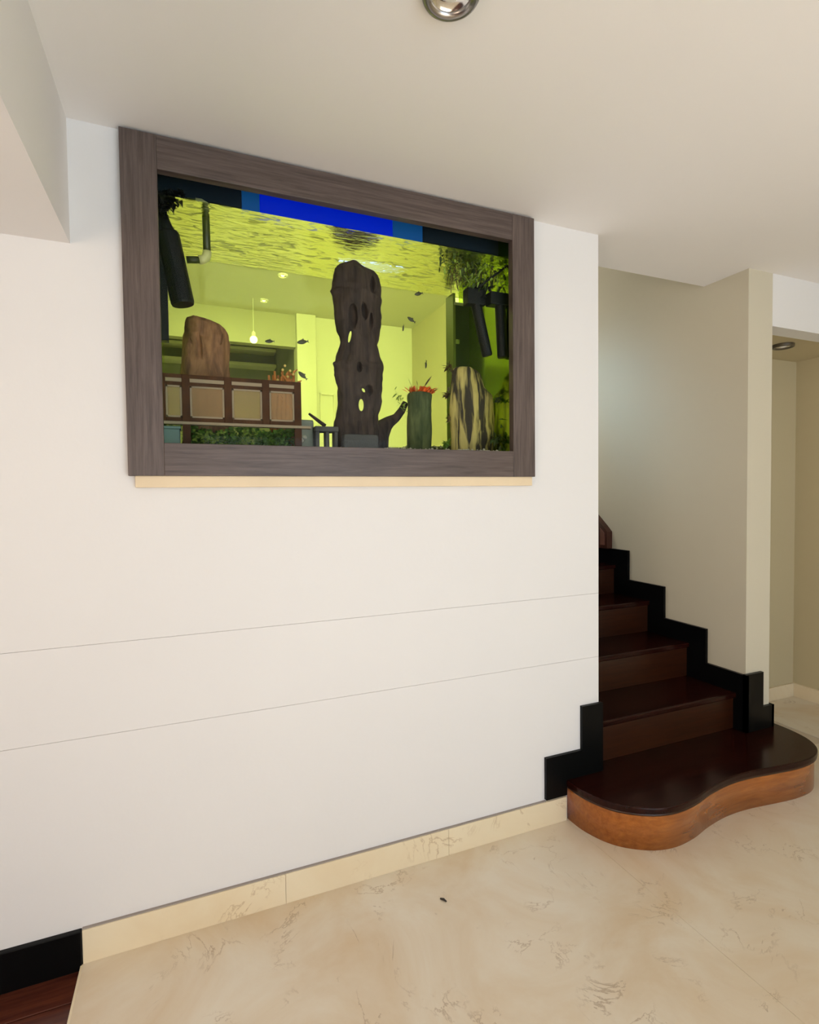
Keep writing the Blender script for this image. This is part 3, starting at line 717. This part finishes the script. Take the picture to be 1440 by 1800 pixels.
# orange coral
YT = .28
co = thing('orange_coral', 'orange branching coral with pale tips behind the reflected panes', 'coral', on_y(500, 790, YT))
bm = bmesh.new()
for k in range(22):
    bx = random.uniform(476, 520); tx = bx + random.uniform(-9, 9); ty = random.uniform(636, 668) + abs(bx - 503) * .8
    p0, p1 = on_y(498 + (bx - 498) * .8, 795, YT), on_y(tx, ty, YT - random.uniform(-.03, .03))
    mid = (p0 + p1) / 2 + rv(.008)
    tube_bm([p0, mid, p1], [.012, .009, .004], 7, bm)
    for s in range(5):
        q = mid.lerp(p1, random.random()); tube_bm([q, q + Vector((random.uniform(-.02, .02), random.uniform(-.015, .015), random.uniform(.008, .022)))], [.005, .002], 5, bm)
keep(obj('coral_branches', bm, M_CORAL, smooth=True), co)
bm = bmesh.new()
for px, py in ((501, 643), (497, 650), (510, 652), (516, 658), (506, 662), (488, 668)):
    bmesh.ops.create_icosphere(bm, subdivisions=1, radius=.0055, matrix=Matrix.Translation(on_y(px, py, YT - .03)))
keep(obj('coral_tips', bm, plain('coral_tip', (.75, .55, .16), .5), smooth=True), co)['kind'] = 'stuff'
# dark stone arch + fallen twig, white shells
YT = .17
ar = thing('stone_arch', 'low dark stone arch beside the tall driftwood trunk', 'ornament', on_y(572, 795, YT))
zt_, zm_ = on_y(572, 751, YT).z, on_y(572, 760, YT).z
keep(box('arch_slab', M_STONEG, (on_y(551, 755, YT).x, on_y(592, 755, YT).x, YT - .03, YT + .03, zm_, zt_), bevel=.004), ar)
for p0, p1 in ((553, 560), (571, 577), (586, 592)): keep(box('arch_leg', M_STONEG, (on_y(p0, 770, YT).x, on_y(p1, 770, YT).x, YT - .02, YT + .02, 1.49, zm_ + .002), bevel=.003), ar)
tag(obj('twig', tube_bm([on_y(p[0], p[1], YT - .02) for p in ((543, 727), (556, 737), (572, 749))], [.004, .006, .007], 8), M_DRIFT, smooth=True), 'dark twig leaning on the low stone arch', 'twig')
for px, py, r, big in ((528, 774, .013, 'larger'), (535, 769, .010, 'smaller')):
    bm = bmesh.new(); bmesh.ops.create_uvsphere(bm, u_segments=14, v_segments=8, radius=r, matrix=Matrix.Translation(on_y(px, py, .12)) @ Matrix.Diagonal((1, .8, .8, 1)))
    for v in bm.verts: v.co += rv(.0012)
    tag(obj('shell', bm, M_PEBBLE, smooth=True), big + ' of two white shells at the end of the moss band', 'shell', 'white shells')
a, b = on_y(524, 760, .2), on_y(550, 760, .2)
tag(box('stone_block', M_PALESTONE, (a.x, b.x, .18, .24, 1.49, on_y(537, 739, .2).z), bevel=.006), 'pale grey stone block between the coral and the low arch', 'stone')

# ------------------------------------------------------------------ tank equipment
YT = .10
fl = thing('tank_filter', 'black canister filter leaning by the pale pipe elbow', 'filter', on_y(300, 540, YT))
p0, p1 = on_y(294, 410, YT), on_y(322, 536, YT); rr = on_y(343, 536, YT).x - p1.x
keep(obj('canister', tube_bm([p0, p0.lerp(p1, .03), p0.lerp(p1, .97), p1], [rr * .93, rr, rr, rr * .93], 24), M_PLASTIC, smooth=False), fl)
keep(obj('outlet', tube_bm([on_y(*q, YT) for q in ((286, 380), (292, 398), (300, 416))], [.016, .018, .022], 14), M_PLASTIC, smooth=True), fl)
keep(box('bracket', M_PLASTIC, (AX0, on_y(296, 560, YT).x, YT - .01, YT + .02, on_y(296, 600, YT).z, on_y(296, 385, YT).z)), fl)
bm = bmesh.new()
for k in range(420):
    t = random.random(); px = 278 + 42 * random.random(); py = 335 + random.random() * (44 - (px - 278) * .75)
    leaf(bm, on_y(px, py, .06 + random.uniform(-.02, .05)), rv() + Vector((.2, 0, -.4)), random.uniform(.012, .024), random.uniform(.010, .018), .3)
keep(obj('filter_sponge', bm, M_PLASTIC), fl)['kind'] = 'stuff'
pp = thing('filter_pipe', 'dark olive pipe with pale elbows hanging under the water surface', 'pipe', on_y(362, 450, .12))
Q = lambda px, py: on_y(px, py, .12)
keep(obj('pipe', tube_bm([Q(361.5, 371), Q(364, 444)], .0118, 14), M_PIPE, smooth=True), pp)
keep(obj('pipe', tube_bm([Q(328, 456.5), Q(352, 457)], .011, 14), M_PIPE, smooth=True), pp)
keep(obj('pipe', tube_bm([Q(328, 353), Q(346, 356)], .011, 14), M_PIPE, smooth=True), pp)
keep(obj('elbow', tube_bm([Q(350, 457), Q(357, 456.5), Q(362, 453), Q(364, 447), Q(364, 442)], .0140, 14), M_ELBOW, smooth=True), pp)
keep(obj('elbow', tube_bm([Q(344, 356), Q(354, 357.5), Q(360, 361), Q(361.3, 367), Q(361.5, 373)], .0140, 14), M_ELBOW, smooth=True), pp)
# right-hand pumps
def pump(label, head, top, bottom, r, YT):
    t = thing('tube_pump', label, 'pump', on_y(*bottom, YT), None)
    p0, p1 = on_y(*top, YT), on_y(*bottom, YT)
    keep(obj('pump_tube', tube_bm([p0, p0.lerp(p1, .02), p0.lerp(p1, .97), p1], [r * .9, r, r, r * .9], 22), M_PLASTIC), t)
    a, b = on_y(head[0], head[1], YT), on_y(head[2], head[3], YT)
    keep(box('pump_head', M_PLASTIC, (a.x, b.x, YT - .022, YT + .022, b.z, a.z), bevel=.004), t)
    return t
t = pump('black tube pump leaning with its head under the floating plants', (818, 507, 850, 540), (836, 530), (857, 626), .021, .10)
keep(obj('nozzle', tube_bm([on_y(*q, .09) for q in ((836, 508), (843, 500), (849, 504))], .008, 10), M_PLASTIC, smooth=True), t)
keep(obj('suction_cup', lathe_bm([(.004, .03), (.005, .012), (.016, 0)], tuple(on_y(850, 525, .08))), M_PLASTIC, smooth=True), t)
t = pump('upright black tube pump standing close to the side glass', (858, 514, 889, 541), (879, 530), (884, 629), .021, .06)
keep(obj('nozzle', tube_bm([on_y(*q, .06) for q in ((862, 512), (860, 506), (866, 504))], .006, 10), M_PLASTIC, smooth=True), t)
tag(obj('pump_cable', tube_bm([on_y(px, py, .05) for px, py in ((842, 505), (858, 492), (878, 478), (893, 466), (902, 458))], .0045, 8), M_PLASTIC, smooth=True), 'black cable running from the leaning pump to the frame edge', 'cable')
# corner filter box
YT = .36
a, b = on_y(797, 600, YT), on_y(836, 600, YT)
cb = thing('filter_box', 'dark green corner filter box behind the tube pumps', 'filter', (a.x, YT, 1.5))
zt_ = on_y(810, 536, YT).z
keep(box('box_body', plain('filter_box_green', (.012, .028, .003), .35, var=.3), (a.x + .012, b.x, YT, YT + .07, 1.49, zt_)), cb)
keep(box('box_corner', plain('filter_box_edge', (.10, .15, .015), .4), (a.x, a.x + .012, YT, YT + .07, 1.49, WZ - .02)), cb)
keep(box('box_rim', plain('filter_box_rim', (.22, .27, .10), .4), (a.x + .005, b.x + .004, YT - .004, YT + .074, zt_ - .004, zt_ + .008)), cb)
keep(box('valve', M_LEAF, (on_y(801, 600, YT).x, on_y(807, 600, YT).x, YT - .008, YT + .002, on_y(804, 605, YT).z, on_y(804, 597, YT).z), bevel=.003), cb)
# floating plant, top right
bm = bmesh.new()
for k in range(330):
    t = random.random(); px = 772 + 120 * (t ** .8); lo = 442 + (px - 772) * .16; span = 55 if px > 800 else 30
    py = lo + random.random() ** 1.4 * span
    leaf(bm, on_y(px, py, random.uniform(.05, .22)), rv() + Vector((0, 0, -.2)), random.uniform(.014, .032), random.uniform(.007, .016), .4)
fp = thing('floating_plant', 'tangle of dark green floating plants under the water surface', 'plant', on_y(840, 480, .12))
keep(obj('leaves', bm, M_LEAFD), fp)['kind'] = 'stuff'
bm = bmesh.new()
for k in range(150):
    px = random.uniform(780, 890); py = 450 + (px - 772) * .16 + random.random() * 40
    leaf(bm, on_y(px, py, random.uniform(.04, .12)), rv() + Vector((0, 0, -.2)), random.uniform(.012, .028), random.uniform(.006, .012), .5)
keep(obj('bright_leaves', bm, M_LEAF), fp)['kind'] = 'stuff'
bm = bmesh.new()
for k in range(45):
    p0 = on_y(random.uniform(790, 870), 470 + random.random() * 15, random.uniform(.06, .2)); p1 = p0 + Vector((random.uniform(-.02, .02), 0, -random.uniform(.03, .08)))
    tube_bm([p0, (p0 + p1) / 2 + rv(.008), p1], [.0016, .0012, .0008], 5, bm)
keep(obj('roots', bm, M_LEAFB), fp)['kind'] = 'stuff'

# fish
def fish_bm(L):
    bm = bmesh.new(); prof = ((-.5, .01, .02), (-.42, .05, .10), (-.2, .09, .19), (.05, .09, .20), (.28, .05, .11), (.38, .02, .06)); rings = []
    for t, wy, hz_ in prof: rings.append([bm.verts.new((t * L, math.cos(a) * wy * L, math.sin(a) * hz_ * L)) for a in (2 * math.pi * k / 10 for k in range(10))])
    for i in range(len(rings) - 1):
        for k in range(10): bm.faces.new((rings[i][k], rings[i][(k + 1) % 10], rings[i + 1][(k + 1) % 10], rings[i + 1][k]))
    bm.faces.new(rings[0]); bm.faces.new(rings[-1]); bmesh.ops.recalc_face_normals(bm, faces=bm.faces[:])
    return bm
FL = .036
def fin_bm(pts):
    bm = bmesh.new(); A = [bm.verts.new((x * FL, .0006, z * FL)) for x, z in pts]; B = [bm.verts.new((x * FL, -.0006, z * FL)) for x, z in pts]
    bm.faces.new(A); bm.faces.new(B[::-1])
    for i in range(len(pts)): bm.faces.new((A[i], B[i], B[(i + 1) % len(pts)], A[(i + 1) % len(pts)]))
    return bm
f_body = f_tail = f_fin = None
FISH = ((532, 601, .2, 12, 0, 1.15, 'small dark fish swimming level before the pale pilaster'), (532, 660, .2, -40, 0, 1.1, 'small dark fish diving head-up beside the orange coral'),
        (736, 516.5, .2, 16, 0, 1.0, 'small dark fish swimming highest, just under the rippled surface'), (723, 562, .2, -28, 0, 1.0, 'small tilted dark fish at mid water between trunk and pumps'),
        (709, 577, .2, 60, 50, .85, 'small near-vertical dark fish beside the tall driftwood'), (749, 641, .2, 75, 40, .9, 'small vertical dark fish above the orange-red plant'),
        (474, 600, .2, 5, 0, .9, 'small dark fish next to the glowing bulb lamp'))
for i, (px, py, yy, ang, yawz, sc, flabel) in enumerate(FISH):
    fsh = thing('small_fish', flabel, 'fish', on_y(px, py, yy), 'small dark fish')
    fsh.rotation_euler = (0, math.radians(-ang), math.radians(yawz)); fsh.scale = (sc, sc, sc)
    if i == 0:
        f_body = obj('body', fish_bm(FL), M_FISH, fsh, True)
        f_tail = obj('tail_fin', fin_bm(((.36, 0), (.56, .15), (.51, 0), (.56, -.15))), M_FISH, fsh)
        f_fin = obj('dorsal_fin', fin_bm(((-.12, .17), (.12, .30), (.17, .15))), M_FISH, fsh)
    else:
        for s in (f_body, f_tail, f_fin):
            c = s.copy(); col.objects.link(c); c.parent = fsh
